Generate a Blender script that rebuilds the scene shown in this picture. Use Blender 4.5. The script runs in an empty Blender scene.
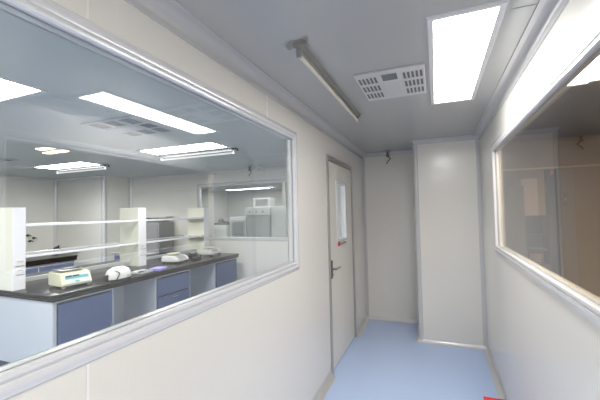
import bpy, bmesh, math, random
from mathutils import Vector, Matrix
random.seed(7)
C = bpy.context.scene.collection
PI = math.pi

# ------------------------------------------------------------------ materials
def nodes(name):
    m = bpy.data.materials.new(name); m.use_nodes = True
    nt = m.node_tree; nt.nodes.clear()
    out = nt.nodes.new('ShaderNodeOutputMaterial')
    return m, nt, out

def pbr(name, col, rough=0.5, metal=0.0, spec=0.5, var=0.0, vscale=3.0, ribs=None, bump=0.0, bscale=80.0, coat=0.0):
    m, nt, out = nodes(name)
    b = nt.nodes.new('ShaderNodeBsdfPrincipled')
    b.inputs['Base Color'].default_value = (*col, 1)
    b.inputs['Roughness'].default_value = rough
    b.inputs['Metallic'].default_value = metal
    b.inputs['Specular IOR Level'].default_value = spec
    b.inputs['Coat Weight'].default_value = coat
    b.inputs['Coat Roughness'].default_value = 0.16
    nt.links.new(b.outputs[0], out.inputs[0])
    geo = nt.nodes.new('ShaderNodeNewGeometry')
    if var > 0:
        n = nt.nodes.new('ShaderNodeTexNoise'); n.inputs['Scale'].default_value = vscale; n.inputs['Detail'].default_value = 4
        nt.links.new(geo.outputs['Position'], n.inputs['Vector'])
        r = nt.nodes.new('ShaderNodeMapRange')
        r.inputs['To Min'].default_value = 1 - var; r.inputs['To Max'].default_value = 1 + var
        nt.links.new(n.outputs[0], r.inputs['Value'])
        mx = nt.nodes.new('ShaderNodeVectorMath'); mx.operation = 'SCALE'
        mx.inputs[0].default_value = col
        nt.links.new(r.outputs[0], mx.inputs['Scale'])
        nt.links.new(mx.outputs[0], b.inputs['Base Color'])
    if ribs:
        # fine parallel rolled-steel ribs of the sandwich panels
        axis, freq, strength = ribs
        sep = nt.nodes.new('ShaderNodeSeparateXYZ'); nt.links.new(geo.outputs['Position'], sep.inputs[0])
        src = sep.outputs[axis] if axis != 'XY' else None
        if src is None:
            ad = nt.nodes.new('ShaderNodeMath'); ad.operation = 'ADD'
            nt.links.new(sep.outputs['X'], ad.inputs[0]); nt.links.new(sep.outputs['Y'], ad.inputs[1]); src = ad.outputs[0]
        mu = nt.nodes.new('ShaderNodeMath'); mu.operation = 'MULTIPLY'; mu.inputs[1].default_value = freq
        nt.links.new(src, mu.inputs[0])
        si = nt.nodes.new('ShaderNodeMath'); si.operation = 'SINE'; nt.links.new(mu.outputs[0], si.inputs[0])
        bp = nt.nodes.new('ShaderNodeBump'); bp.inputs['Strength'].default_value = strength; bp.inputs['Distance'].default_value = 0.001
        nt.links.new(si.outputs[0], bp.inputs['Height']); nt.links.new(bp.outputs[0], b.inputs['Normal'])
    elif bump > 0:
        n = nt.nodes.new('ShaderNodeTexNoise'); n.inputs['Scale'].default_value = bscale
        nt.links.new(geo.outputs['Position'], n.inputs['Vector'])
        bp = nt.nodes.new('ShaderNodeBump'); bp.inputs['Strength'].default_value = bump; bp.inputs['Distance'].default_value = 0.002
        nt.links.new(n.outputs[0], bp.inputs['Height']); nt.links.new(bp.outputs[0], b.inputs['Normal'])
    return m

def emit(name, col, strength):
    m, nt, out = nodes(name)
    e = nt.nodes.new('ShaderNodeEmission'); e.inputs[0].default_value = (*col, 1); e.inputs[1].default_value = strength
    nt.links.new(e.outputs[0], out.inputs[0]); return m

def glass(name, tint, surfaces=4, haze=0.0):
    """flat window glass: transmission plus the mirror reflection of all its surfaces"""
    m, nt, out = nodes(name)
    geo = nt.nodes.new('ShaderNodeNewGeometry')
    ior = nt.nodes.new('ShaderNodeMapRange')
    ior.inputs['To Min'].default_value = 1.5; ior.inputs['To Max'].default_value = 1/1.5
    nt.links.new(geo.outputs['Backfacing'], ior.inputs['Value'])
    fr = nt.nodes.new('ShaderNodeFresnel'); nt.links.new(ior.outputs[0], fr.inputs['IOR'])
    def mth(op, a, b):
        n = nt.nodes.new('ShaderNodeMath'); n.operation = op
        for i, v in enumerate((a, b)):
            if isinstance(v, (int, float)): n.inputs[i].default_value = v
            else: nt.links.new(v, n.inputs[i])
        return n.outputs[0]
    num = mth('MULTIPLY', fr.outputs[0], float(surfaces))
    den = mth('ADD', mth('MULTIPLY', fr.outputs[0], float(surfaces-1)), 1.0)
    fac = mth('DIVIDE', num, den)
    tr = nt.nodes.new('ShaderNodeBsdfTransparent'); tr.inputs[0].default_value = (*tint, 1)
    gl = nt.nodes.new('ShaderNodeBsdfGlossy'); gl.inputs['Roughness'].default_value = 0.0; gl.inputs[0].default_value = (0.97, 0.98, 1, 1)
    mx = nt.nodes.new('ShaderNodeMixShader')
    nt.links.new(fac, mx.inputs[0]); nt.links.new(tr.outputs[0], mx.inputs[1]); nt.links.new(gl.outputs[0], mx.inputs[2])
    nt.links.new(mx.outputs[0], out.inputs[0]); return m

M = {}
M['wall'] = pbr('painted_steel_panel', (0.80, 0.775, 0.725), 0.26, spec=0.6, ribs=('XY', 330.0, 0.12), coat=0.35)
M['wall_lab'] = pbr('painted_steel_panel_lab', (0.88, 0.865, 0.815), 0.34, spec=0.45, ribs=('XY', 300.0, 0.10))
M['ceiling'] = pbr('ceiling_panel', (0.46, 0.465, 0.46), 0.20, spec=0.65, ribs=('X', 60.0, 0.05))
M['ceiling_lab'] = pbr('ceiling_panel_lab', (0.56, 0.60, 0.61), 0.28, spec=0.5)
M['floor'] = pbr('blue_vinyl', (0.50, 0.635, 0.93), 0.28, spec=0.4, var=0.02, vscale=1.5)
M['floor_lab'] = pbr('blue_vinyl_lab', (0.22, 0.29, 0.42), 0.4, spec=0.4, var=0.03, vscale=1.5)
M['trim'] = pbr('white_coated_aluminium', (0.74, 0.74, 0.76), 0.22, spec=0.7, metal=0.1, coat=0.3)
M['cove'] = pbr('pale_grey_cove', (0.58, 0.58, 0.59), 0.25, spec=0.7, coat=0.4)
M['base_trim'] = pbr('grey_cove_aluminium', (0.60, 0.60, 0.60), 0.3, spec=0.6, metal=0.35)
M['seam'] = pbr('panel_joint', (0.86, 0.85, 0.83), 0.5)
M['seam_dark'] = pbr('ceiling_joint', (0.46, 0.46, 0.465), 0.5)
M['door'] = pbr('door_paint', (0.76, 0.73, 0.67), 0.36, spec=0.45)
M['door_frame'] = pbr('door_frame_aluminium', (0.42, 0.41, 0.40), 0.35, metal=0.45)
M['gap'] = pbr('shadow_gap', (0.12, 0.12, 0.12), 0.7)
M['steel'] = pbr('brushed_steel', (0.45, 0.45, 0.44), 0.3, metal=0.9, bump=0.1)
M['dark_steel'] = pbr('dark_steel', (0.16, 0.15, 0.15), 0.35, metal=0.8)
M['red'] = pbr('red_paint', (0.62, 0.03, 0.04), 0.4)
M['glass_l'] = glass('double_glazing', (0.93, 0.95, 0.94), 3)
M['glass_r'] = glass('tinted_double_glazing', (0.92, 0.86, 0.74), 2)
M['glass_c'] = glass('clear_shelf_glass', (0.85, 0.90, 0.90), 2)
M['lamp'] = emit('panel_diffuser', (1.0, 0.985, 0.955), 23.5)
M['lamp_lab'] = emit('lab_panel_diffuser', (1.0, 0.985, 0.955), 45.0)
M['lamp_equipment'] = emit('equipment_room_diffuser', (1.0, 0.99, 0.975), 17.0)
M['lamp_side'] = emit('side_panel_diffuser', (1.0, 0.93, 0.82), 13.0)
M['tube_lit'] = emit('lit_tube', (0.98, 1.0, 1.0), 1.1)
M['tube_off'] = pbr('unlit_tube', (0.72, 0.68, 0.58), 0.25)
M['warm_strip'] = emit('warm_strip', (1.0, 0.80, 0.58), 40.0)
M['white_plastic'] = pbr('white_plastic', (0.78, 0.78, 0.79), 0.35)
M['vent_white'] = pbr('vent_white', (0.64, 0.64, 0.645), 0.4)
M['slot'] = pbr('vent_slot_dark', (0.17, 0.17, 0.175), 0.6)
M['slot_grey'] = pbr('vent_slot_grey', (0.23, 0.25, 0.25), 0.6)
M['top'] = pbr('black_worktop', (0.007, 0.007, 0.008), 0.22, spec=0.22, var=0.25, vscale=200)
M['cab'] = pbr('pale_cabinet', (0.60, 0.64, 0.70), 0.35)
M['blue'] = pbr('blue_laminate', (0.08, 0.115, 0.235), 0.42)
M['kick'] = pbr('dark_plinth', (0.035, 0.05, 0.09), 0.5)
M['post_cream'] = pbr('cream_panel', (0.84, 0.83, 0.72), 0.4)
M['post_white'] = pbr('white_panel', (0.84, 0.84, 0.88), 0.35)
M['cream'] = pbr('cream_plastic', (0.74, 0.72, 0.54), 0.4, bump=0.05)
M['screen'] = pbr('dark_display', (0.05, 0.03, 0.03), 0.2)
M['teal'] = pbr('teal_keypad', (0.10, 0.42, 0.42), 0.4)
M['keypad'] = pbr('white_keypad', (0.66, 0.70, 0.72), 0.4)
M['black'] = pbr('black_rubber', (0.02, 0.02, 0.022), 0.45)
M['dull_white'] = pbr('dull_white_plastic', (0.74, 0.73, 0.72), 0.4)
M['purple'] = pbr('lilac_plastic', (0.40, 0.36, 0.82), 0.4)
M['grey_plastic'] = pbr('grey_plastic', (0.33, 0.34, 0.35), 0.4)
M['light_grey'] = pbr('light_grey_enamel', (0.60, 0.61, 0.61), 0.4)
M['mid_grey'] = pbr('mid_grey_louvre', (0.40, 0.41, 0.41), 0.45, ribs=('X', 260.0, 0.5))
M['oven_dark'] = pbr('dark_oven_glass', (0.03, 0.035, 0.03), 0.5, spec=0.25)
M['brown_wall'] = pbr('brown_wall', (0.50, 0.36, 0.16), 0.6, var=0.05)
M['tan_wall'] = pbr('tan_wall', (0.50, 0.42, 0.32), 0.6)
M['pink_panel'] = pbr('pinkish_panel', (0.80, 0.60, 0.46), 0.5)
M['dark_brown'] = pbr('dark_brown_frame', (0.05, 0.035, 0.028), 0.6)
M['gold'] = pbr('gold_trim', (0.85, 0.68, 0.36), 0.35, metal=0.3)
M['orange'] = pbr('orange_red_cap', (0.65, 0.18, 0.05), 0.4)
M['ochre_floor'] = pbr('ochre_floor', (0.36, 0.28, 0.18), 0.5)
M['brown_ceiling'] = pbr('brown_grey_ceiling', (0.20, 0.18, 0.165), 0.5)

# ------------------------------------------------------------------ mesh helpers
def box(bm, x0, x1, y0, y1, z0, z1, bev=0.0, seg=2):
    vs = [bm.verts.new((x, y, z)) for x in (x0, x1) for y in (y0, y1) for z in (z0, z1)]
    idx = [(0,1,3,2), (4,6,7,5), (0,4,5,1), (2,3,7,6), (0,2,6,4), (1,5,7,3)]
    fs = [bm.faces.new([vs[i] for i in f]) for f in idx]
    if bev > 0:
        es = {e for f in fs for e in f.edges}
        bmesh.ops.bevel(bm, geom=list(es), offset=bev, segments=seg, affect='EDGES', profile=0.5)
def boxes(*bs, bev=0.0):
    bm = bmesh.new()
    for b in bs: box(bm, *b, bev=bev)
    return bm
def tube(bm, p0, p1, r0, r1=None, n=14, caps=True):
    r1 = r0 if r1 is None else r1
    p0 = Vector(p0); p1 = Vector(p1); d = (p1-p0).normalized()
    a = d.orthogonal().normalized(); b = d.cross(a)
    A = [bm.verts.new(p0 + r0*(math.cos(2*PI*i/n)*a + math.sin(2*PI*i/n)*b)) for i in range(n)]
    B = [bm.verts.new(p1 + r1*(math.cos(2*PI*i/n)*a + math.sin(2*PI*i/n)*b)) for i in range(n)]
    for i in range(n):
        bm.faces.new((A[i], A[(i+1)%n], B[(i+1)%n], B[i]))
    if caps: bm.faces.new(A[::-1]); bm.faces.new(B)
def path(bm, pts, r, n=8):
    for a, b in zip(pts[:-1], pts[1:]): tube(bm, a, b, r, n=n)
def lathe(bm, prof, c=(0,0,0), n=24, sx=1.0, sy=1.0):
    rings = []
    for r, z in prof:
        if r < 1e-5: rings.append([bm.verts.new((c[0], c[1], c[2]+z))])
        else: rings.append([bm.verts.new((c[0]+sx*r*math.cos(2*PI*i/n), c[1]+sy*r*math.sin(2*PI*i/n), c[2]+z)) for i in range(n)])
    for A, B in zip(rings[:-1], rings[1:]):
        for i in range(n):
            j = (i+1) % n
            if len(A) == 1 and len(B) == 1: continue
            if len(A) == 1: bm.faces.new((A[0], B[i], B[j]))
            elif len(B) == 1: bm.faces.new((A[i], A[j], B[0]))
            else: bm.faces.new((A[i], A[j], B[j], B[i]))
def prism(bm, prof, axis, a, b):
    """extrude a closed 2D profile along an axis; the profile is given in the two other axes (in x,y,z order)"""
    def P(t, u, v):
        return {'x': (t, u, v), 'y': (u, t, v), 'z': (u, v, t)}[axis]
    A = [bm.verts.new(P(a, u, v)) for u, v in prof]
    B = [bm.verts.new(P(b, u, v)) for u, v in prof]
    n = len(prof)
    for i in range(n): bm.faces.new((A[i], A[(i+1)%n], B[(i+1)%n], B[i]))
    bm.faces.new(A[::-1]); bm.faces.new(B)
def cove(bm, axis, a, b, u, v, du, dv, r):
    """concave quarter-round fillet in the inner corner (u,v), opening towards (du,dv)"""
    prof = [(u, v)] + [(u + du*(r - r*math.sin(t)), v + dv*(r - r*math.cos(t))) for t in [PI/2*i/7 for i in range(8)]]
    prism(bm, prof, axis, a, b)
def rounded(bm, axis, a, b, u, v, du, dv, r, lip=0.004):
    """convex rounded corner post whose centre lies at (u,v), bulging towards (du,dv)"""
    prof = [(u, v)] + [(u + du*(r+lip)*math.sin(t), v + dv*(r+lip)*math.cos(t)) for t in [PI/2*i/8 for i in range(9)]]
    prism(bm, prof, axis, a, b)
def obj(name, bm, mat, parent=None, smooth=False):
    bmesh.ops.recalc_face_normals(bm, faces=bm.faces)
    me = bpy.data.meshes.new(name); bm.to_mesh(me); bm.free()
    me.materials.append(M[mat] if isinstance(mat, str) else mat)
    if smooth:
        for p in me.polygons: p.use_smooth = True
        try: me.set_sharp_from_angle(angle=math.radians(35))
        except Exception: pass
    o = bpy.data.objects.new(name, me); C.objects.link(o)
    if parent: o.parent = parent
    return o
def thing(name, label, cat, loc=(0,0,0), rz=0.0, group=None):
    o = bpy.data.objects.new(name, None); C.objects.link(o); o.empty_display_size = 0.1
    o.location = loc; o.rotation_euler = (0,0,rz); o['label'] = label; o['category'] = cat
    if group: o['group'] = group
    return o
def tag(o, label, cat, group=None):
    o['label'] = label; o['category'] = cat
    if group: o['group'] = group
    return o
def struct(name, bm, mat, label, cat, parent=None, smooth=False):
    o = obj(name, bm, mat, parent, smooth)
    if parent is None:
        o['kind'] = 'structure'; o['label'] = label; o['category'] = cat
    return o
def dup(root, loc, label, rz=None, group=None):
    r = root.copy(); C.objects.link(r); r.location = loc; r['label'] = label
    if rz is not None: r.rotation_euler = (0,0,rz)
    if group: r['group'] = group
    for ch in list(root.children):
        c = ch.copy(); C.objects.link(c); c.parent = r
        for g in list(ch.children):
            d = g.copy(); C.objects.link(d); d.parent = c
    return r

# ------------------------------------------------------------------ dimensions (metres)
XL, XR = -0.995, 0.485        # corridor side walls
H = 2.431                     # ceiling
YB, YC, XC = 5.012, 4.348, -0.2375   # corridor back wall, boxed-out block
T = 0.055                     # panel thickness
LX0, LX1 = -7.85, XL - T      # lab
LYB = 5.60
Y0 = -1.6
WL = (0.25, 2.345, 1.218, 2.150)     # left window glass: y0,y1,z0,z1
WR = (1.26, 3.37, 1.262, 2.095)      # right window glass
BW = (-4.46, -1.7, 1.125, 2.135)     # lab back window: x0,x1,z0,z1
DR = (3.235, 4.215, 2.105)           # door leaf in left wall
FW = 0.065

# ------------------------------------------------------------------ shell
struct('floor', boxes((XL-T, XR+T, Y0, 5.07, -0.05, 0.0)), 'floor', 'glossy pale blue vinyl corridor floor', 'floor')
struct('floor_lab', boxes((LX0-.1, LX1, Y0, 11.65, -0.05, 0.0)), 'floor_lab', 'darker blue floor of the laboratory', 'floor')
struct('floor_side', boxes((XR+T, 5.0, Y0, 9.0, -0.05, 0.0)), 'ochre_floor', 'ochre floor of the brown side room', 'floor')
struct('ceiling', boxes((XL-T, XR+T, Y0, 5.07, H, H+.05)), 'ceiling', 'bluish grey panelled corridor ceiling', 'ceiling')
struct('ceiling_lab', boxes((LX0-.1, LX1, Y0, 11.65, H, H+.05)), 'ceiling_lab', 'bluish grey laboratory ceiling behind the long window', 'ceiling')
struct('ceiling_side', boxes((XR+T, 5.0, Y0, 9.0, H+.07, H+.12)), 'brown_ceiling', 'dim ceiling of the brown side room', 'ceiling')

fw = 0.02
def wall_y(x0, x1, yA, yB, holes):
    """wall running along y with rectangular holes (y0,y1,z0,z1), sorted"""
    bs = []; y = yA
    for h in holes:
        bs.append((x0, x1, y, h[0], 0, H))
        if h[2] > 0: bs.append((x0, x1, h[0], h[1], 0, h[2]))
        bs.append((x0, x1, h[0], h[1], h[3], H)); y = h[1]
    bs.append((x0, x1, y, yB, 0, H))
    return boxes(*bs)
struct('wall_left', wall_y(XL-T, XL, Y0, LYB, [WL, (DR[0]-.03, DR[1]+.03, 0, DR[2]+.03)]), 'wall', 'warm white steel panel wall left of the corridor holding window and door', 'wall')
struct('wall_right', wall_y(XR, XR+T, Y0, 9.0, [WR]), 'wall', 'warm white steel panel wall right of the corridor with tinted window', 'wall')
struct('wall_back', boxes((XL, XR, YB, YB+.05, 0, H)), 'wall', 'narrow recessed panel wall at the corridor end', 'wall')
struct('wall_block', boxes((XC, XR, YC, YB, 0, H)), 'wall', 'boxed-out panel column filling the far right corner of the corridor', 'wall')
struct('wall_near', boxes((XL-T, XR+T, Y0-.05, Y0, 0, H)), 'wall', 'corridor end wall behind the viewpoint', 'wall')
# lab
struct('wall_lab_left', boxes((LX0-.1, LX0, Y0, 11.65, 0, H)), 'wall_lab', 'far left grey wall of the laboratory', 'wall')
bm = boxes((LX0, BW[0], LYB, LYB+.05, 0, H), (BW[1], LX1, LYB, LYB+.05, 0, H), (BW[0], BW[1], LYB, LYB+.05, 0, BW[2]), (BW[0], BW[1], LYB, LYB+.05, BW[3], H))
struct('wall_lab_back', bm, 'wall_lab', 'grey back wall of the laboratory with an inner window', 'wall')
struct('wall_lab_near', boxes((LX0, LX1, Y0-.05, Y0, 0, H)), 'wall_lab', 'laboratory wall behind the viewpoint', 'wall')
BX, BY = -6.36, 4.93
struct('wall_lab_block', boxes((LX0, BX, BY, LYB, 0, H)), 'wall_lab', 'boxed-out column in the far left corner of the laboratory', 'wall')
# equipment room behind the lab back window
struct('wall_equipment_back', boxes((LX0, LX1, 11.6, 11.65, 0, H)), 'wall_lab', 'far wall of the equipment room behind the inner window', 'wall')
struct('wall_equipment_partition', boxes((-3.30, -3.22, 7.1, 11.6, 0, H)), 'wall_lab', 'projecting partition in the equipment room', 'wall')
struct('wall_equipment_right', boxes((LX1, LX1+.05, LYB, 11.65, 0, H)), 'wall_lab', 'right wall of the equipment room', 'wall')

# joints and coves
k = 1
def trim(bm, mat='trim', label='', smooth=True, cat='trim'):
    global k
    o = struct('trim_%d' % k, bm, mat, label, cat, smooth=smooth); k += 1; return o
bm = bmesh.new(); cove(bm, 'y', Y0, YB, XL, H, 1, -1, .055); box(bm, XL, XL+.006, Y0, YB, H-.075, H-.05); box(bm, XL+.05, XL+.078, Y0, YB, H-.006, H)
trim(bm, mat='cove', label='cove moulding between left wall and corridor ceiling')
bm = bmesh.new(); cove(bm, 'y', Y0, YC, XR, H, -1, -1, .05); box(bm, XR-.006, XR, Y0, YC, H-.07, H-.045); box(bm, XR-.07, XR-.045, Y0, YC, H-.006, H)
trim(bm, mat='cove', label='cove moulding between right wall and corridor ceiling')
bm = bmesh.new(); cove(bm, 'x', XL, XC, YB, H, -1, -1, .05); trim(bm, mat='cove', label='cove moulding above the recessed back wall')
bm = bmesh.new(); cove(bm, 'x', XC, XR, YC, H, -1, -1, .05); trim(bm, mat='cove', label='cove moulding above the boxed-out column')
bm = bmesh.new(); cove(bm, 'y', YC, YB, XC, H, -1, -1, .05); trim(bm, mat='cove', label='cove moulding along the side of the column')
bm = bmesh.new(); cove(bm, 'z', 0, H, XL, YB, 1, -1, .032); trim(bm, 'cove', label='vertical corner cove left of the recess')
bm = bmesh.new(); cove(bm, 'z', 0, H, XC, YB, -1, -1, .032); trim(bm, 'cove', label='vertical corner cove behind the column')
bm = bmesh.new(); cove(bm, 'z', 0, H, XR, YC, -1, -1, .04); trim(bm, 'cove', label='vertical corner cove between column and right wall')
bm = bmesh.new(); tube(bm, (XC+.024, YC+.024, 0), (XC+.024, YC+.024, H-.04), .034, n=24); trim(bm, 'cove', label='rounded vertical edge strip on the column corner')
# base coves
bm = bmesh.new(); cove(bm, 'y', Y0, DR[0]-.055, XL, 0, 1, 1, .055); cove(bm, 'y', DR[1]+.055, YB, XL, 0, 1, 1, .055)
o = struct('baseboard_left', bm, 'base_trim', 'grey cove skirting along the left wall', 'baseboard', smooth=True)
bm = bmesh.new(); cove(bm, 'y', Y0, YC, XR, 0, -1, 1, .05); struct('baseboard_right', bm, 'base_trim', 'grey cove skirting along the right wall', 'baseboard', smooth=True)
bm = bmesh.new(); cove(bm, 'x', XL, XC, YB, 0, -1, 1, .045); cove(bm, 'x', XC-.01, XR, YC, 0, -1, 1, .045); cove(bm, 'y', YC-.01, YB, XC, 0, -1, 1, .045)
struct('baseboard_back', bm, 'trim', 'white cove skirting round the recess and column', 'baseboard', smooth=True)
# panel joints
for y, top in ((0.716, 1), (1.93, 0), (-.49, 1)):
    bm = boxes(*([(XL, XL+.0025, y-.004, y+.004, 0.05, WL[2]-FW)] if top else []), (XL, XL+.0025, y-.004, y+.004, WL[3]+FW, H-.055)); trim(bm, 'seam', 'thin vertical joint between left wall panels', False)
for y in (1.632, -.6):
    trim(boxes((.32, XR-.07, y-.004, y+.004, H-.002, H)), 'seam_dark', 'thin cross joint in the corridor ceiling', False)
for y in (1.0,):
    trim(boxes((XR-.0025, XR, y-.003, y+.003, .05, WR[2]-FW if y > 1.4 else H-.05)), 'seam', 'thin joint between right wall panels', False)
# lab trims
bm = bmesh.new(); cove(bm, 'x', BX, LX1, LYB, H, -1, -1, .05); trim(bm, label='cove above the laboratory back wall')
bm = bmesh.new(); cove(bm, 'x', LX0, BX, BY, H, -1, -1, .05); trim(bm, label='cove above the laboratory corner column')
bm = bmesh.new(); cove(bm, 'y', Y0, BY, LX0, H, 1, -1, .05); trim(bm, label='cove above the far left laboratory wall')
bm = bmesh.new(); tube(bm, (BX-.02, BY+.02, 0), (BX-.02, BY+.02, H-.03), .045, n=20); trim(bm, label='rounded white edge strip on the laboratory column')
bm = bmesh.new(); cove(bm, 'z', 0, H, BX, LYB, 1, -1, .06); trim(bm, label='white corner cove behind the laboratory column')
bm = bmesh.new(); cove(bm, 'z', 0, H, LX0, BY, 1, -1, .06); trim(bm, label='white corner cove left of the laboratory column')

# ------------------------------------------------------------------ windows
PROF = [(-.003, -.03), (-.003, .006), (.002, .013), (.010, .015), (.016, .012), (.018, .007), (.021, .007), (.024, .013), (.034, .017), (.044, .016), (.050, .011), (.058, .009), (FW, .0)]
def ring(rect, prof, fn):
    bm = bmesh.new(); u0, u1, v0, v1 = rect; rows = []
    for d, h in prof:
        rows.append([bm.verts.new(fn(u, v, h)) for u, v in ((u0-d, v0-d), (u1+d, v0-d), (u1+d, v1+d), (u0-d, v1+d))])
    for A, B in zip(rows[:-1], rows[1:]):
        for i in range(4): bm.faces.new((A[i], A[(i+1)%4], B[(i+1)%4], B[i]))
    return bm
def pane_bm(vs):
    bm = bmesh.new(); bm.faces.new([bm.verts.new(v) for v in vs]); return bm
def window_y(n, x_face, sgn, other, rect, gmat, label):
    w = struct('window_%d' % n, ring(rect, PROF, lambda u, v, h: (x_face + sgn*h, u, v)), 'trim', label, 'window', smooth=True)
    f2 = obj('window_frame', ring(rect, [(0, -.004), (0, .003), (.05, .003), (.052, 0)], lambda u, v, h: (other - sgn*h, u, v)), 'trim', w, smooth=True)
    y0, y1, z0, z1 = rect; xm = x_face - sgn*0.012
    g = obj('window_glass', pane_bm([(xm, y0, z0), (xm, y1, z0), (xm, y1, z1), (xm, y0, z1)]), gmat, w)
    s = obj('window_gasket', ring(rect, [(0, -.006), (-.006, -.006), (-.006, -.012), (0, -.012)], lambda u, v, h: (x_face + sgn*h, u, v)), 'grey_plastic', w)
    return w
window_y(1, XL, 1, XL-T, WL, 'glass_l', 'long white-framed window in the left wall looking into the laboratory')
window_y(2, XR, -1, XR+T, WR, 'glass_r', 'white-framed window in the right wall looking into the dim brown room')
w = struct('window_3', ring(BW, PROF, lambda u, v, h: (u, LYB - h, v)), 'trim', 'inner window in the laboratory back wall', 'window', smooth=True)
obj('window_glass', pane_bm([(BW[0], LYB+.02, BW[2]), (BW[1], LYB+.02, BW[2]), (BW[1], LYB+.02, BW[3]), (BW[0], LYB+.02, BW[3])]), 'glass_c', w)

# ------------------------------------------------------------------ door
dy0, dy1, dz = DR
d = struct('door_1', boxes((XL-.045, XL-.004, dy0, dy0+.30, .012, dz), (XL-.045, XL-.004, dy1-.30, dy1, .012, dz),
                           (XL-.045, XL-.004, dy0+.30, dy1-.30, .012, 1.27), (XL-.045, XL-.004, dy0+.30, dy1-.30, 1.91, dz)), 'door', 'off-white panel door with narrow vision panel in the left wall', 'door')
bm = bmesh.new()
for (a, b, c, e) in ((dy0-.055, dy0-.008, 0, dz+.055), (dy1+.008, dy1+.055, 0, dz+.055)): box(bm, XL-T, XL+.012, a, b, c, e, bev=.003)
box(bm, XL-T, XL+.012, dy0-.008, dy1+.008, dz+.006, dz+.055, bev=.003)
obj('door_frame', bm, 'door_frame', d)
gr = (dy0+.30, dy1-.30, 1.27, 1.91)
obj('vision_panel_frame', ring(gr, [(-.012, -.03), (-.012, .002), (0, .006), (.018, .004), (.02, -.004)], lambda u, v, h: (XL+h, u, v)), 'trim', d, smooth=True)
obj('vision_panel', pane_bm([(XL-.025, gr[0], gr[2]), (XL-.025, gr[1], gr[2]), (XL-.025, gr[1], gr[3]), (XL-.025, gr[0], gr[3])]), 'glass_c', d)
hb = bmesh.new(); box(hb, XL-.004, XL+.004, dy0+.035, dy0+.08, .915, 1.095, bev=.003)
hd = obj('handle', hb, 'dark_steel', d, smooth=True)
hb = bmesh.new(); tube(hb, (XL, dy0+.057, 1.01), (XL+.05, dy0+.057, 1.01), .010); path(hb, [(XL+.048, dy0+.050, 1.01), (XL+.05, dy0+.12, 1.012), (XL+.048, dy0+.20, 1.008)], .010, 10)
obj('lever', hb, 'steel', hd, smooth=True)
hb = bmesh.new(); tube(hb, (XL, dy0+.057, .95), (XL+.014, dy0+.057, .95), .011); obj('key_cylinder', hb, 'steel', hd, smooth=True)
hb = boxes((XL-.004, XL+.006, dy0+.31, dy0+.38, 1.215, 1.262)); o = obj('sticker', hb, 'red', d); o['label'] = 'small red sticker under the vision panel'
hb = boxes((XL-.004, XL+.012, dy0+.385, dy0+.62, 1.222, 1.238), bev=.002); obj('ledge', hb, 'steel', d)

# ------------------------------------------------------------------ ceiling lights
def panel_light(loc, sx, sy, label, mat, group):
    t = thing('ceiling_light', label, 'light', loc, 0, group)
    bm = bmesh.new()
    rect = (-sx/2, sx/2, -sy/2, sy/2)
    u0, u1, v0, v1 = rect
    fr = ring(rect, [(0, -.002), (0, -.008), (.024, -.010), (.03, 0)], lambda u, v, h: (u, v, h))
    obj('frame', fr, 'trim', t)
    bm = bmesh.new(); bm.faces.new([bm.verts.new(v) for v in ((u0, v0, -.003), (u0, v1, -.003), (u1, v1, -.003), (u1, v0, -.003))])
    o = obj('diffuser', bm, mat, t)
    # normal must face down
    if o.data.polygons[0].normal.z > 0:
        o.data.flip_normals()
    return t
panel_light((.143, 2.205, H), .255, 1.26, 'long rectangular LED panel glowing in the corridor ceiling', 'lamp', 'corridor panel lights')
panel_light((.145, -.25, H), .275, 1.30, 'LED panel in the corridor ceiling behind the viewpoint', 'lamp', 'corridor panel lights')
p = panel_light((-2.97, 3.40, H), 1.12, .32, 'lit panel beside the nearer tube fitting on the laboratory ceiling', 'lamp_lab', 'laboratory panel lights')
dup(p, (-5.57, 3.66, H), 'lit panel beside the farther tube fitting above the first reagent rack post')
dup(p, (-2.93, 1.23, H), 'large lit panel at the left edge nearest in the laboratory ceiling')
dup(p, (-5.5, 1.23, H), 'lit panel of the near row over the far side of the laboratory')
dup(p, (-3.03, -.6, H), 'lit panel nearest the end of the laboratory behind the viewpoint')
panel_light((-2.6, 6.0, H), 1.1, .28, 'added unseen panel light brightening the right of the equipment room', 'lamp_equipment', 'equipment room lights')  # added fill, hidden above the inner window, brightens the equipment fronts
panel_light((.98, 2.38, H+.07), .75, 1.28, 'bright panel light on the side room ceiling above the tinted window', 'lamp_side', 'side room lights')
panel_light((3.4, .8, H+.07), 1.2, .5, 'added unseen panel light brightening the brown side room', 'lamp_side', 'side room lights')  # added out-of-view fill that lifts the brown room's brightness
panel_light((2.6, 7.0, H+.07), .6, .9, 'panel light beyond the opening of the side room', 'lamp_side', 'side room lights')
panel_light((-4.3, 6.0, H), 1.2, .28, 'added unseen panel light brightening the equipment bench', 'lamp_equipment', 'equipment room lights')  # added fill too, out of sight over the bench, lights the machines' fronts
panel_light((-6.2, 10.4, H), 1.7, .32, 'lit panel far back on the equipment room ceiling seen through the inner window', 'lamp_equipment', 'equipment room lights')

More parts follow.
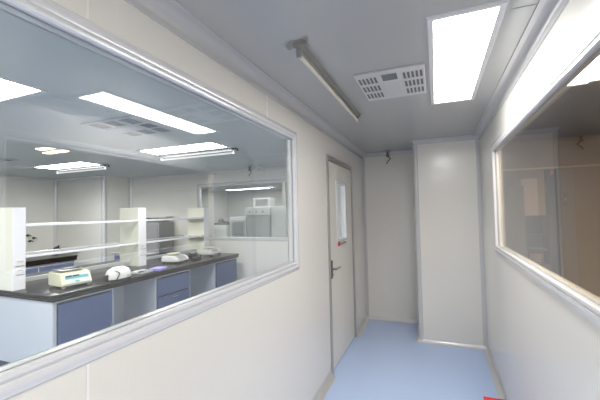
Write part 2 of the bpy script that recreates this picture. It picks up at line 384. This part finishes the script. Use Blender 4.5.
# ------------------------------------------------------------------ tube fittings (modelled along x, length L, hanging from z=0)
def tube_fitting(loc, rz, L, label, lit, group=None):
    t = thing('tube_light', label, 'light fitting', loc, rz, group)
    bm = bmesh.new()
    prism(bm, [(-.022, -.004), (.022, -.004), (.016, -.030), (-.016, -.030)], 'x', -L/2+.02, L/2-.02)
    obj('housing', bm, 'steel' if not lit else 'white_plastic', t)
    bm = bmesh.new(); prism(bm, [(-.055, -.020), (-.022, -.002), (.022, -.002), (.055, -.020), (.055, -.0215), (.022, -.0035), (-.022, -.0035), (-.055, -.0215)], 'x', -L/2, -L/2+.045)
    obj('mounting_bracket', bm, 'steel' if not lit else 'dark_steel', t)
    bm = bmesh.new(); prism(bm, [(-.040, -.022), (-.020, 0), (.020, 0), (.040, -.022), (.040, -.025), (.020, -.004), (-.020, -.004), (-.040, -.025)], 'x', L/2-.06, L/2)
    obj('mounting_bracket', bm, 'steel' if not lit else 'black', t)
    for s in (-1, 1):
        bm = bmesh.new(); box(bm, s*(L/2-.045)-.010, s*(L/2-.045)+.010, -.013, .013, -.072, -.028, bev=.004)
        obj('lamp_holder', bm, 'steel' if not lit else 'white_plastic', t)
    bm = bmesh.new(); tube(bm, (-L/2+.05, 0, -.058), (L/2-.05, 0, -.058), .011, n=16)
    obj('tube', bm, 'tube_lit' if lit else 'tube_off', t, smooth=True)
    return t
tube_fitting((-.605, 2.20, H), PI/2, 1.42, 'steel tube fitting with unlit tube on the corridor ceiling', False)
tl = tube_fitting((-3.0, 3.70, H), 0, 1.30, 'tube fitting beside the nearer laboratory ceiling panel', True, 'laboratory tube fittings')
dup(tl, (-5.62, 3.93, H), 'tube fitting beside the farther laboratory ceiling panel')

# ------------------------------------------------------------------ ceiling vents
def vent(loc, label):
    t = thing('ceiling_vent', label, 'vent', loc)
    bm = boxes((-.205, .205, -.255, .255, -.014, 0), bev=.004); obj('plate', bm, 'vent_white', t)
    for s in (-1, 1):
        bm = bmesh.new()
        for r in range(3):
            for c in range(5):
                x = s*.135 + (c-2)*.024; y = -.145 + r*.145
                prism(bm, [(x + .0075*math.cos(a), y + math.copysign(.042, math.sin(a)+1e-9) + .0075*math.sin(a)) for a in [2*PI*i/12 for i in range(12)]], 'z', -.0155, -.0135)
        obj('slot_block', bm, 'slot', t)
    bm = bmesh.new()
    for i in range(7): box(bm, -.045, .045, -.21+i*.014, -.21+i*.014+.009, -.018, -.013)
    obj('grille', bm, 'slot_grey', t)
    bm = boxes((-.052, .052, -.08, .20, -.019, -.013), bev=.003); obj('cover', bm, 'vent_white', t)
    return t
v = vent((-.24, 2.28, H), 'white slotted vent plate beside the corridor panel light')
v2 = dup(v, (-2.63, 2.33, H), 'white slotted vent plate on the laboratory ceiling near the window', rz=PI/2); v2.scale = (1.3, 1.3, 1.0)
dup(v, (-5.75, 2.72, H), 'white slotted vent plate on the laboratory ceiling at the left edge')

# small hook / sprinkler on back of the recess, and fittings in the lab
def sprinkler(loc, label):
    t = thing('ceiling_sprinkler', label, 'sprinkler', loc, 0, 'small ceiling fittings')
    bm = bmesh.new(); lathe(bm, [(0, 0), (.030, 0), (.032, -.008), (.016, -.014), (0, -.014)]); obj('flange', bm, 'steel', t, smooth=True)
    bm = bmesh.new(); tube(bm, (0, 0, -.01), (0, 0, -.05), .011); box(bm, -.016, .016, -.014, .014, -.066, -.044, bev=.003); obj('body', bm, 'dark_steel', t, smooth=True)
    bm = bmesh.new(); path(bm, [(0, 0, -.06), (.03, 0, -.085), (.0, 0, -.115), (-.014, 0, -.14)], .005); obj('hook', bm, 'black', t)
    return t
s = sprinkler((-.615, 4.90, H), 'small dark metal fitting hanging above the corridor recess')
s.scale = (1.3,)*3
dup(s, (-3.08, 5.25, H), 'small black fitting hanging from the laboratory ceiling beside the white box')
t = thing('emergency_light', 'small white box on the laboratory ceiling above the inner window', 'light fitting', (-2.86, 5.25, H))
bm = bmesh.new(); tube(bm, (0, 0, 0), (0, 0, -.03), .015); obj('stem', bm, 'steel', t)
bm = boxes((-.06, .06, -.045, .045, -.125, -.03), bev=.008); obj('housing', bm, 'white_plastic', t, smooth=True)
bm = boxes((-.045, .045, -.049, -.044, -.11, -.05)); obj('lens', bm, 'light_grey', t)

# ------------------------------------------------------------------ red box at the foot of the right wall
t = thing('extinguisher_box', 'red metal box standing by the skirting of the right wall', 'box', (.335, 2.30, 0))
bm = bmesh.new(); x0, x1, y0, y1, h = -.092, .065, -.16, .155, .385
for b in ((x0, x1, y0, y0+.006, 0, h), (x0, x1, y1-.006, y1, 0, h), (x0, x0+.006, y0, y1, 0, h), (x1-.006, x1, y0, y1, 0, h), (x0, x1, y0, y1, 0, .006)): box(bm, *b)
obj('body', bm, 'red', t)
bm = boxes((x0-.004, x1+.004, y0-.004, y1+.004, h, h+.012), bev=.004); obj('lid', bm, 'red', t)
bm = bmesh.new(); path(bm, [(-.03, y0-.004, .3), (-.03, y0-.03, .3), (.03, y0-.03, .3), (.03, y0-.004, .3)], .005); obj('handle', bm, 'steel', t)

# ------------------------------------------------------------------ laboratory island bench
FX = -3.42; BXB = -5.05; ZT = .85
def edge_top(x0, x1, y0, y1, z0, z1):
    bm = bmesh.new()
    box(bm, x0, x1, y0, y1, z1-.030, z1, bev=.008, seg=3)
    box(bm, x0+.008, x1-.008, y0+.008, y1-.008, z0, z1-.028, bev=.008, seg=3)
    return bm
o = tag(obj('worktop', edge_top(BXB, FX+.04, 2.09, 5.34, ZT-.066, ZT), 'top', smooth=True), 'long black worktop of the laboratory island bench nearest the window', 'worktop')
zc = ZT - .067
def cab_carcass(y0, y1, kick=True):
    t = .018; x0, x1 = FX-.55, FX
    bm = boxes((x0, x1, y0, y0+t, .10, zc), (x0, x1, y1-t, y1, .10, zc), (x0, x1, y0+t, y1-t, .10, .118), (x0, x0+t, y0+t, y1-t, .118, zc), (x0, x1, y0+t, y1-t, zc-t, zc))
    return bm
def base_cab(y0, y1, label, kind):
    t = thing('base_cabinet', label, 'cabinet', (0, 0, 0), 0, 'base cabinets of the island bench')
    obj('carcass', cab_carcass(y0, y1), 'cab', t)
    obj('plinth', boxes((FX-.53, FX-.05, y0+.01, y1-.01, 0, .10)), 'kick', t)
    if kind == 'door':
        d_ = obj('door', boxes((FX, FX+.018, y0+.026, y1-.026, .12, zc-.035), bev=.002), 'blue', t)
        obj('handle', boxes((FX+.018, FX+.03, y1-.06, y1-.045, .32, .42), bev=.003), 'steel', d_)
    else:
        zs = [.12, .305, .51, zc-.03]
        for a, b in zip(zs[:-1], zs[1:]):
            d_ = obj('drawer', boxes((FX, FX+.018, y0+.026, y1-.026, a+.011, b-.009), bev=.002), 'blue', t)
            if b < .6: obj('handle', boxes((FX+.018, FX+.03, (y0+y1)/2-.05, (y0+y1)/2+.05, (a+b)/2+.05, (a+b)/2+.062), bev=.003), 'steel', d_)
    return t
base_cab(2.135, 2.77, 'pale base cabinet with one blue door at the near end of the island', 'door')
base_cab(3.38, 4.05, 'pale base cabinet with stacked blue drawers in the middle of the island', 'drawers')
base_cab(4.65, 5.31, 'pale base cabinet with one blue door at the far end of the island', 'door')
# end panel and back panels of knee spaces
o = tag(obj('side_cladding', boxes((BXB+.04, FX+.002, 2.112, 2.134, .125, zc), bev=.002), 'cab'), 'pale blue-white panel closing the near end of the island bench', 'panel')
o = tag(obj('plinth_board', boxes((BXB+.08, FX-.03, 2.116, 2.134, 0, .12)), 'kick'), 'dark plinth under the near end panel of the island bench', 'plinth')
for i, (a, b, lab) in enumerate(((2.771, 3.379, 'pale back panel of the nearer open knee space under the island'), (4.051, 4.649, 'pale back panel of the farther open knee space under the island'))):
    o = tag(obj('knee_panel', boxes((FX-.56, FX-.545, a, b, .02, zc)), 'cab'), lab, 'panel', 'knee space panels')
    if i == 0:
        sk = thing('bench_socket', 'small dark socket inside the nearer knee space', 'socket', (FX-.12, 2.771, .70)); obj('plate', boxes((-.03, .03, 0, .008, -.03, .03), bev=.002), 'cab', sk); bm = bmesh.new(); tube(bm, (0, .006, 0), (0, .016, 0), .013); obj('plug_hole', bm, 'black', sk)
# far side cabinets of the island
t = thing('base_cabinet', 'long pale base unit on the far side of the island bench', 'cabinet')
obj('carcass', boxes((BXB+.04, FX-.58, 2.14, 5.31, .02, zc)), 'cab', t)
obj('door', boxes((BXB+.022, BXB+.039, 2.16, 3.1, .12, zc-.02)), 'blue', t)

# ------------------------------------------------------------------ reagent rack
rk = thing('reagent_rack', 'white reagent rack with three posts and glass shelves on the island worktop', 'rack', (0, 0, ZT))
RX1, RX0 = -4.035, -4.41
rows = [(2.105, 2.225), (3.68, 3.82), (5.17, 5.31)]
for i, (a, b) in enumerate(rows):
    po = obj('post', boxes((RX0, RX1, a, b, 0, .855), bev=.003), 'post_cream', rk)
    obj('post_cover', boxes((RX1-.002, RX1+.006, a+.002, b-.002, .0, .853), bev=.002), 'post_white', po)
    for zz in (.28, .19):
        so = obj('socket', boxes((RX1+.005, RX1+.010, a+.025, b-.012, zz-.032, zz+.032), bev=.002), 'white_plastic', po)
        obj('socket_slots', boxes(*[(RX1+.0098, RX1+.0112, a+.045+dy, a+.051+dy, zz+.004, zz+.014) for dy in (0, .018, .036)], (RX1+.0098, RX1+.0104, a+.045, a+.087, zz+.0085, zz+.0095)), 'slot_grey', po); obj('socket_lip', boxes((RX1+.009, RX1+.0118, a+.028, b-.016, zz-.036, zz-.031)), 'slot_grey', po)
for zz in (.325, .655):
    sh = obj('shelf', pane_bm([(RX0+.01, 2.225, zz+.01), (RX1-.01, 2.225, zz+.01), (RX1-.01, 5.17, zz+.01), (RX0+.01, 5.17, zz+.01)]), 'glass_c', rk)
    for (a, b) in ((2.225, 3.68), (3.82, 5.17)):
        obj('rail', boxes((RX1-.02, RX1+.004, a, b, zz-.004, zz+.022), bev=.004), 'post_white', sh)
        obj('rail', boxes((RX0-.004, RX0+.016, a, b, zz-.004, zz+.022), bev=.004), 'trim', sh)
    obj('shelf_bracket', boxes((RX0, RX1+.03, 5.06, 5.17, zz-.012, zz+.03), bev=.003), 'white_plastic', sh)
for (a, b) in ((2.225, 3.68), (3.82, 5.17)):
    obj('raceway', boxes((RX0+.16, RX0+.2, a, b, .04, .085), bev=.004), 'light_grey', rk)

# ------------------------------------------------------------------ scales and devices on the worktop
def price_scale(loc, rz, label):
    t = thing('counter_scale', label, 'scale', loc, rz)
    # local: front towards +x, width along y
    bm = bmesh.new(); prof = [(-.15, .02), (.13, .02), (.150, .035), (.095, .150), (.02, .158), (-.15, .160)]
    prism(bm, [(u, v) for u, v in prof], 'y', -.15, .15)
    bmesh.ops.bevel(bm, geom=[e for e in bm.edges], offset=.008, segments=2, affect='EDGES')
    obj('body', bm, 'cream', t, smooth=True)
    nrm = Vector((.115, 0, .055)).normalized(); up = Vector((-.055, 0, .115)).normalized()
    c0 = Vector((.1225, 0, .0925))
    def plate(u0, u1, v0, v1, th):
        bm = bmesh.new()
        P = [c0 + Vector((0, u, 0)) + up*v + nrm*h for h in (0, th) for u, v in ((u0, v0), (u1, v0), (u1, v1), (u0, v1))]
        vs = [bm.verts.new(p) for p in P]
        for f in ((0,1,2,3), (4,5,6,7), (0,1,5,4), (1,2,6,5), (2,3,7,6), (3,0,4,7)): bm.faces.new([vs[i] for i in f])
        return bm
    kp = obj('keypad', plate(-.115, .125, -.052, .050, .003), 'keypad', t)
    obj('key_strip', plate(-.110, .120, -.002, .028, .0045), 'teal', kp)
    obj('display', plate(-.105, -.045, .020, .036, .006), 'screen', kp)
    obj('display', plate(-.035, .030, .020, .036, .006), 'screen', kp)
    obj('key', plate(-.02, .02, -.042, -.025, .005), 'teal', kp)
    bm = bmesh.new(); box(bm, -.135, .055, -.125, .125, .172, .182, bev=.004); box(bm, -.05, .0, -.03, .03, .155, .174)
    obj('pan', bm, 'steel', t, smooth=True)
    bm = bmesh.new(); box(bm, -.09, .01, -.07, .09, .183, .196, bev=.005); obj('tray', bm, 'dark_steel', t, smooth=True)
    for sx, sy in ((-1, -1), (-1, 1), (1, -1), (1, 1)):
        bm = bmesh.new(); lathe(bm, [(0, 0), (.016, 0), (.018, .006), (.018, .024), (0, .024)], (sx*.12, sy*.125, 0)); obj('foot', bm, 'grey_plastic', t, smooth=True)
    return t
price_scale((-3.70, 2.475, ZT), math.radians(-8), 'cream counting scale with teal keypad beside the first rack post')

# white dome device with cable
t = thing('lab_device', 'white dome-shaped device with coiled black cable on the island worktop', 'device', (-3.50, 2.90, ZT), math.radians(6))
bm = bmesh.new(); lathe(bm, [(0, .012), (.13, .012), (.148, .02), (.145, .07), (.122, .115), (.07, .143), (0, .152)], (0, 0, 0), 28, .72, 1.12); obj('shell', bm, 'dull_white', t, smooth=True)
bm = bmesh.new(); lathe(bm, [(0, 0), (.135, 0), (.14, .014), (0, .014)], (0, 0, 0), 28, .74, 1.14); obj('base', bm, 'black', t, smooth=True)
bm = bmesh.new(); path(bm, [(.075*math.cos(a)+.03, -.095+.012*math.sin(3*a), .062+.055*math.sin(a)) for a in [2*PI*i/20 for i in range(21)]], .006); obj('cable', bm, 'black', t, smooth=True)
bm = bmesh.new(); path(bm, [(.06, -.17, .006), (.03, -.24, .006), (-.05, -.28, .006)], .006); obj('cable_tail', bm, 'black', t, smooth=True)
bm = bmesh.new(); box(bm, -.02, .02, -.20, -.14, 0, .075, bev=.01); obj('probe', bm, 'black', t, smooth=True)
bm = bmesh.new(); box(bm, .098, .108, .02, .07, .035, .05, bev=.003); obj('button', bm, 'grey_plastic', t)

# tray of small clear parts and lilac box
t = thing('parts_tray', 'clear grey tray of small parts between dome device and lilac case', 'tray', (-3.57, 3.30, ZT), .1)
bm = boxes((-.09, .09, -.11, .11, 0, .006), (-.09, .09, -.11, -.104, 0, .022), (-.09, .09, .104, .11, 0, .022), (-.09, -.084, -.11, .11, 0, .022), (.084, .09, -.11, .11, 0, .022)); obj('tray', bm, 'light_grey', t)
for (x, y, z, m) in ((-.04, -.05, .03, 'white_plastic'), (.03, 0, .035, 'grey_plastic'), (-.03, .06, .028, 'white_plastic'), (.05, -.07, .03, 'black')):
    bm = bmesh.new(); box(bm, x-.025, x+.025, y-.03, y+.03, .006, z, bev=.004); obj('component', bm, m, t)
t = thing('plastic_case', 'flat lilac plastic case at the front edge of the worktop', 'case', (-3.50, 3.52, ZT), .15)
bm = boxes((-.075, .075, -.085, .085, 0, .022), bev=.005); obj('case_base', bm, 'purple', t, smooth=True)
bm = boxes((-.078, .078, -.088, .088, .023, .034), bev=.005); obj('case_lid', bm, 'purple', t, smooth=True)

def flat_balance(loc, rz, label, s=1.0):
    t = thing('balance', label, 'scale', loc, rz, 'flat laboratory balances'); t.scale = (s, s, s*1.3)
    bm = bmesh.new(); prism(bm, [(-.14, .018), (.13, .018), (.14, .028), (.13, .050), (.06, .082), (-.13, .088), (-.14, .08)], 'y', -.16, .16)
    bmesh.ops.bevel(bm, geom=list(bm.edges), offset=.01, segments=2, affect='EDGES'); obj('body', bm, 'dull_white', t, smooth=True)
    bm = bmesh.new(); lathe(bm, [(0, .100), (.095, .100), (.100, .104), (.100, .110), (0, .110)], (-.03, .0, 0), 28); tube(bm, (-.03, 0, .08), (-.03, 0, .102), .018); obj('pan', bm, 'cream', t, smooth=True)
    bm = bmesh.new(); vs = [bm.verts.new(p) for p in ((.132, -.09, .0535), (.132, .09, .0535), (.075, .09, .0815), (.075, -.09, .0815))]; bm.faces.new(vs); obj('display', bm, 'grey_plastic', t)
    for sx, sy in ((-1, -1), (-1, 1), (1, -1), (1, 1)):
        bm = bmesh.new(); lathe(bm, [(0, 0), (.016, 0), (.018, .02), (0, .02)], (sx*.11, sy*.13, 0), 12); obj('foot', bm, 'black', t)
    return t
b1 = flat_balance((-3.79, 4.16, ZT), .10, 'flat off-white balance on the worktop between second and third rack posts')
dup(b1, (-3.80, 5.04, ZT), 'flat off-white balance in front of the third rack post', rz=.05)
t = thing('black_adapter', 'black box with cord beside the middle balance', 'adapter', (-3.66, 4.50, ZT))
obj('housing', boxes((-.035, .035, -.10, .08, 0, .04), bev=.008), 'black', t, smooth=True)
bm = bmesh.new(); path(bm, [(0, -.1, .012), (-.05, -.16, .006), (-.12, -.17, .006)], .005); obj('cord', bm, 'black', t)
t = thing('black_adapter', 'black handset with looped cord beside the third rack post', 'adapter', (-3.92, 4.72, ZT))
obj('housing', boxes((-.06, .05, -.07, .07, 0, .035), bev=.008), 'black', t, smooth=True)
bm = bmesh.new(); path(bm, [(.06*math.cos(a), .075*math.sin(a), .055+.025*math.sin(2*a)) for a in [2*PI*i/18 for i in range(19)]], .006); obj('cord', bm, 'black', t, smooth=True)

# ------------------------------------------------------------------ second bench on the far left
o = tag(obj('worktop', edge_top(-7.78, -6.46, .6, 4.46, .76, .85), 'top', smooth=True), 'black worktop of the second bench along the far left laboratory wall', 'worktop')
t = thing('base_cabinet', 'blue-fronted base unit of the second bench by the far left wall', 'cabinet')
obj('carcass', boxes((-7.74, -6.52, .64, 4.44, .10, .758)), 'cab', t); obj('plinth', boxes((-7.7, -6.58, .7, 4.4, 0, .10)), 'kick', t)
for i in range(6): obj('door', boxes((-6.52, -6.50, .66+i*.63, .66+i*.63+.60, .13, .72), bev=.002), 'blue', t)
# back bench with incubator
o = tag(obj('worktop', edge_top(-6.28, -5.1, 5.03, 5.59, .79, .84), 'light_grey', smooth=True), 'pale worktop of the short bench under the incubator', 'worktop')
t = thing('base_cabinet', 'blue-fronted base unit under the incubator at the back wall', 'cabinet')
obj('carcass', boxes((-6.25, -5.13, 5.09, 5.58, .10, .788)), 'cab', t); obj('plinth', boxes((-6.2, -5.2, 5.12, 5.56, 0, .10)), 'kick', t)
for i in range(2): obj('door', boxes((-6.23+i*.55, -5.70+i*.55, 5.07, 5.09, .13, .77), bev=.002), 'blue', t)
t = thing('incubator', 'grey incubator with dark rounded window behind the second rack post', 'incubator', (-5.47, 5.34, .84))
obj('cabinet', boxes((-.42, .36, -.18, .22, 0, .60), bev=.01), 'grey_plastic', t, smooth=True)
bm = boxes((-.385, -.02, -.20, -.18, .03, .57), bev=.008); dd = obj('door', bm, 'light_grey', t, smooth=True)
obj('door_glass', boxes((-.35, -.06, -.208, -.199, .07, .53), bev=.003), 'oven_dark', dd)
obj('handle', boxes((-.015, .01, -.225, -.19, .15, .48), bev=.005), 'black', dd)
obj('control_panel', boxes((.03, .33, -.19, -.18, .05, .55), bev=.003), 'grey_plastic', t)
t = thing('wall_shelf', 'long white shelf board on the back wall above the incubator', 'shelf', (-5.55, 5.50, 1.53))
obj('board', boxes((-.42, .40, -.12, .1, 0, .035), bev=.003), 'white_plastic', t)
for s in (-.3, .3): obj('bracket', boxes((s-.01, s+.01, -.08, .1, -.05, 0)), 'light_grey', t)

# gas taps on the lab left wall, sockets by the inner window
def tap(loc, label, big=1.0):
    t = thing('gas_tap', label, 'tap', loc, 0, 'black wall taps'); t.scale = (big*.8,)*3
    bm = bmesh.new(); tube(bm, (0, 0, 0), (.03, 0, 0), .03); obj('flange', bm, 'black', t, smooth=True)
    bm = bmesh.new(); tube(bm, (.02, 0, 0), (.09, 0, .01), .014); tube(bm, (.08, 0, .01), (.08, .05, -.02), .010); obj('spout', bm, 'black', t, smooth=True)
    return t
a = tap((LX0, 4.36, 1.225), 'topmost of three black wall taps right of the first rack post')
dup(a, (LX0, 4.47, 1.165), 'right-hand one of three black wall taps right of the first rack post')
dup(a, (LX0, 4.40, 1.105), 'lowest of three black wall taps right of the first rack post')
t = thing('soap_dispenser', 'low black object on a ledge against the laboratory corner column', 'dispenser', (-7.62, 4.80, .90))
# ledge with black faucet
obj('ledge', boxes((-.2, .55, -.06, .12, -.03, 0), bev=.004), 'light_grey', t)
bm = bmesh.new(); box(bm, -.09, .10, -.03, .03, 0, .03, bev=.01); tube(bm, (.03, 0, .02), (.06, 0, .075), .018); tube(bm, (.05, 0, .055), (-.06, 0, .03), .012); obj('faucet', bm, 'black', t, smooth=True)
obj('soap_bar', boxes((.2, .3, -.02, .02, 0, .025), bev=.008), 'black', t, smooth=True)
def socket(loc, label):
    t = thing('wall_socket', label, 'socket', loc, 0, 'sockets left of the inner window')
    obj('plate', boxes((-.07, .07, -.008, 0, -.035, .035), bev=.003), 'white_plastic', t)
    for sx in (-.035, .035):
        bm = bmesh.new(); tube(bm, (sx, -.007, 0), (sx, -.014, 0), .018); obj('socket_face', bm, 'black', t)
    return t
so = socket((-4.16, LYB-.0 if False else LYB-.021, 1.22), 'upper double socket at the lower left corner of the inner window')
bpy.data.objects.remove(so) if False else None
so.location = (-4.66, LYB, 1.25)
dup(so, (-4.66, LYB, 1.09), 'lower double socket at the lower left corner of the inner window')

# ------------------------------------------------------------------ equipment beyond the inner window
o = tag(obj('worktop', boxes((-5.0, -1.3, 5.95, 6.75, 1.0, 1.04), bev=.004), 'light_grey'), 'pale bench top carrying equipment behind the inner window', 'worktop')
t = thing('base_cabinet', 'pale base unit under the equipment behind the inner window', 'cabinet'); obj('carcass', boxes((-4.95, -1.35, 6.0, 6.72, .0, .998)), 'cab', t)
EZ = 1.04
t = thing('grinder', 'white box machine with a black top fitting behind the inner window', 'machine', (-4.38, 6.3, EZ))
obj('body', boxes((-.17, .17, -.15, .2, 0, .30), bev=.01), 'dull_white', t, smooth=True)
bm = bmesh.new(); box(bm, -.16, .18, -.13, .18, .30, .345, bev=.01); lathe(bm, [(0, .34), (.06, .34), (.065, .40), (.03, .44), (0, .45)], (-.06, 0, 0), 16); tube(bm, (0, 0, .37), (.13, 0, .36), .02); obj('lid', bm, 'slot', t, smooth=True)
t = thing('lab_oven', 'grey bench oven with dark framed window behind the inner window', 'oven', (-3.92, 6.3, EZ))
obj('body', boxes((-.20, .20, -.15, .25, 0, .47), bev=.01), 'light_grey', t, smooth=True)
dd = obj('door', boxes((-.15, .18, -.17, -.15, .05, .40), bev=.01), 'grey_plastic', t, smooth=True); obj('door_glass', boxes((-.11, .14, -.178, -.168, .09, .36), bev=.003), 'slot_grey', dd)
t = thing('analyser_cabinet', 'tall louvred grey cabinet machine behind the inner window', 'machine', (-3.45, 6.3, EZ))
obj('body', boxes((-.25, .28, -.15, .25, 0, .50), bev=.008), 'mid_grey', t)
obj('top_panel', boxes((-.26, .285, -.16, .25, .50, .66), bev=.008), 'dull_white', t)
for x in (-.16, .0, .15): obj('knob', boxes((x-.02, x+.02, -.18, -.168, .55, .59), bev=.004), 'grey_plastic', t)
t = thing('analyser_cabinet', 'narrow plain grey cabinet right of the louvred machine', 'machine', (-2.98, 6.35, EZ))
obj('body', boxes((-.17, .17, -.15, .25, 0, .68), bev=.008), 'light_grey', t); obj('door', boxes((-.15, .15, -.16, -.15, .05, .64), bev=.004), 'light_grey', t)
t = thing('monitor_box', 'small white box with grey panel on top of the louvred machine', 'box', (-3.40, 6.38, EZ+.66))
obj('body', boxes((-.20, .20, -.12, .12, 0, .20), bev=.008), 'dull_white', t); obj('panel', boxes((-.14, .15, -.126, -.119, .03, .17), bev=.004), 'grey_plastic', t)
t = thing('paper_box', 'small white box at the right end of the equipment bench', 'box', (-2.55, 6.25, EZ))
obj('body', boxes((-.10, .12, -.08, .08, 0, .09), bev=.004), 'white_plastic', t); obj('flap', boxes((-.13, -.10, -.03, .03, 0, .04), bev=.004), 'black', t)

# ------------------------------------------------------------------ brown side room
SX0, SX1 = XR+T, 5.0
struct('wall_side_right', boxes((SX1, SX1+.05, Y0, 9.0, 0, H+.07)), 'brown_wall', 'brown far wall of the side room', 'wall')
struct('wall_side_near', boxes((SX0, SX1, Y0-.05, Y0, 0, H+.07)), 'brown_wall', 'brown near wall of the side room', 'wall')
struct('wall_side_back', boxes((SX0, SX1, 9.0, 9.05, 0, H+.07)), 'brown_wall', 'brown wall far beyond the gold-trimmed opening', 'wall')
PY = 5.5
struct('wall_side_partition', boxes((SX0, SX1, PY, PY+.1, 2.13, H+.07), (1.52, SX1, PY, PY+.1, 0, 2.13)), 'brown_wall', 'brown partition above and right of the opening in the side room', 'wall')
struct('wall_side_lining', boxes((SX0, SX0+.02, Y0, 9.0, 0, WR[2]-.07), (SX0, SX0+.02, WR[1]+.07, 9.0, WR[2]-.07, H+.07)), 'brown_wall', 'brown lining on the far side of the right corridor wall', 'wall')
trim(boxes((SX0, 4.9, PY-.015, PY, 2.105, 2.127)), 'gold', 'thin gold strip along the head of the opening in the side room', False)
trim(boxes((1.405, 1.515, PY-.03, PY+.1, 0, 2.095)), 'dark_brown', 'dark brown upright beside the opening in the side room', False)
trim(boxes((1.52, 1.70, PY-.012, PY-.001, 0, 2.09)), 'tan_wall', 'tan vertical strip right of the dark upright', False)
trim(boxes((1.445, 1.475, PY-.05, PY-.031, 2.02, 2.10)), 'orange', 'small orange cap at the top of the dark upright', False)
t = thing('switch_plate', 'grey switch plate on the tan strip in the side room', 'switch', (1.60, PY-.013, 1.68)); obj('plate', boxes((-.025, .025, -.012, 0, -.09, .09), bev=.004), 'grey_plastic', t); obj('rocker', boxes((-.015, .015, -.017, -.011, -.02, .02), bev=.003), 'light_grey', t)
# things beyond the opening
t = thing('wall_cabinet', 'tall pinkish panel door seen through the opening of the side room', 'cabinet', (1.86, 8.6, 0))
obj('carcass', boxes((-.13, .17, 0, .38, 0, 2.2)), 'pink_panel', t); obj('door', boxes((-.125, .165, -.02, 0, .1, 2.15), bev=.004), 'pink_panel', t)
t = thing('shelf_unit', 'dark shelf unit standing before the pinkish door in the side room', 'shelf', (1.80, 8.0, 0))
for z in (.42, .72, 1.0, 1.38): obj('shelf_board', boxes((-.13, .24, 0, .3, z, z+.03)), 'dark_brown', t)
obj('back_panel', boxes((-.13, .24, .29, .3, .62, 1.4)), 'dark_brown', t)
for s in (-.13, .21): obj('side_panel', boxes((s, s+.03, 0, .3, 0, 1.41)), 'dark_brown', t)
t = thing('tall_cupboard', 'tall grey-brown cupboard left of the pinkish door', 'cupboard', (1.25, 7.6, 0))
obj('carcass', boxes((-.32, .32, 0, .5, 0, 2.0)), 'brown_ceiling', t)
for s in (-1, 1): obj('door', boxes((min(s*.01, s*.31), max(s*.01, s*.31), -.02, 0, .05, 1.97), bev=.003), 'brown_ceiling', t)
# warm strip lights of the side room
def strip(loc, L, label, rod=0):
    t = thing('strip_light', label, 'light', loc, 0, 'warm strip lights')
    obj('housing', boxes((-L/2, L/2, -.04, .04, -.03, 0), bev=.004), 'trim', t); obj('diffuser', boxes((-L/2+.01, L/2-.01, -.03, .03, -.04, -.031)), 'warm_strip', t)
    if rod:
        for sx in (-.3, .3): obj('suspension_rod', boxes((sx*L-.004, sx*L+.004, -.004, .004, 0, rod)), 'steel', t)
    return t
s = strip((1.02, 1.85, 2.22), .30, 'short warm strip light hanging inside the brown room beside its window, nearest the viewpoint', H+.07-2.22)
dup(s, (1.16, 1.99, 2.22), 'short warm strip light hanging in the brown room, the farther of the close pair')
strip((2.4, 7.2, H+.07), .4, 'warm strip light beyond the opening of the side room')

# ------------------------------------------------------------------ world
w = bpy.data.worlds.new('World'); bpy.context.scene.world = w; w.use_nodes = True
w.node_tree.nodes['Background'].inputs[0].default_value = (.8, .85, .9, 1); w.node_tree.nodes['Background'].inputs[1].default_value = 0.3

# ------------------------------------------------------------------ camera
cam = bpy.data.cameras.new('camera'); co = bpy.data.objects.new('camera', cam); C.objects.link(co)
r = Vector((0.9269595473, 0.3745120974, -0.0220609728)); u = Vector((0.0329753608, -0.0227591251, 0.9991970015)); f = Vector((-0.3737092763, 0.9269426687, 0.0334464598))
co.matrix_world = Matrix(((r.x, u.x, -f.x, 0), (r.y, u.y, -f.y, 0), (r.z, u.z, -f.z, 1.6), (0, 0, 0, 1)))
cam.sensor_width = 36; cam.lens = 336.82*36/600; cam.clip_start = .02
sc = bpy.context.scene; sc.camera = co
sc.view_settings.view_transform = 'Standard'; sc.view_settings.look = 'None'; sc.view_settings.exposure = -0.13
sc.cycles.max_bounces = 12; sc.cycles.diffuse_bounces = 6; sc.cycles.glossy_bounces = 6; sc.cycles.transparent_max_bounces = 24
sc.cycles.sample_clamp_indirect = 6
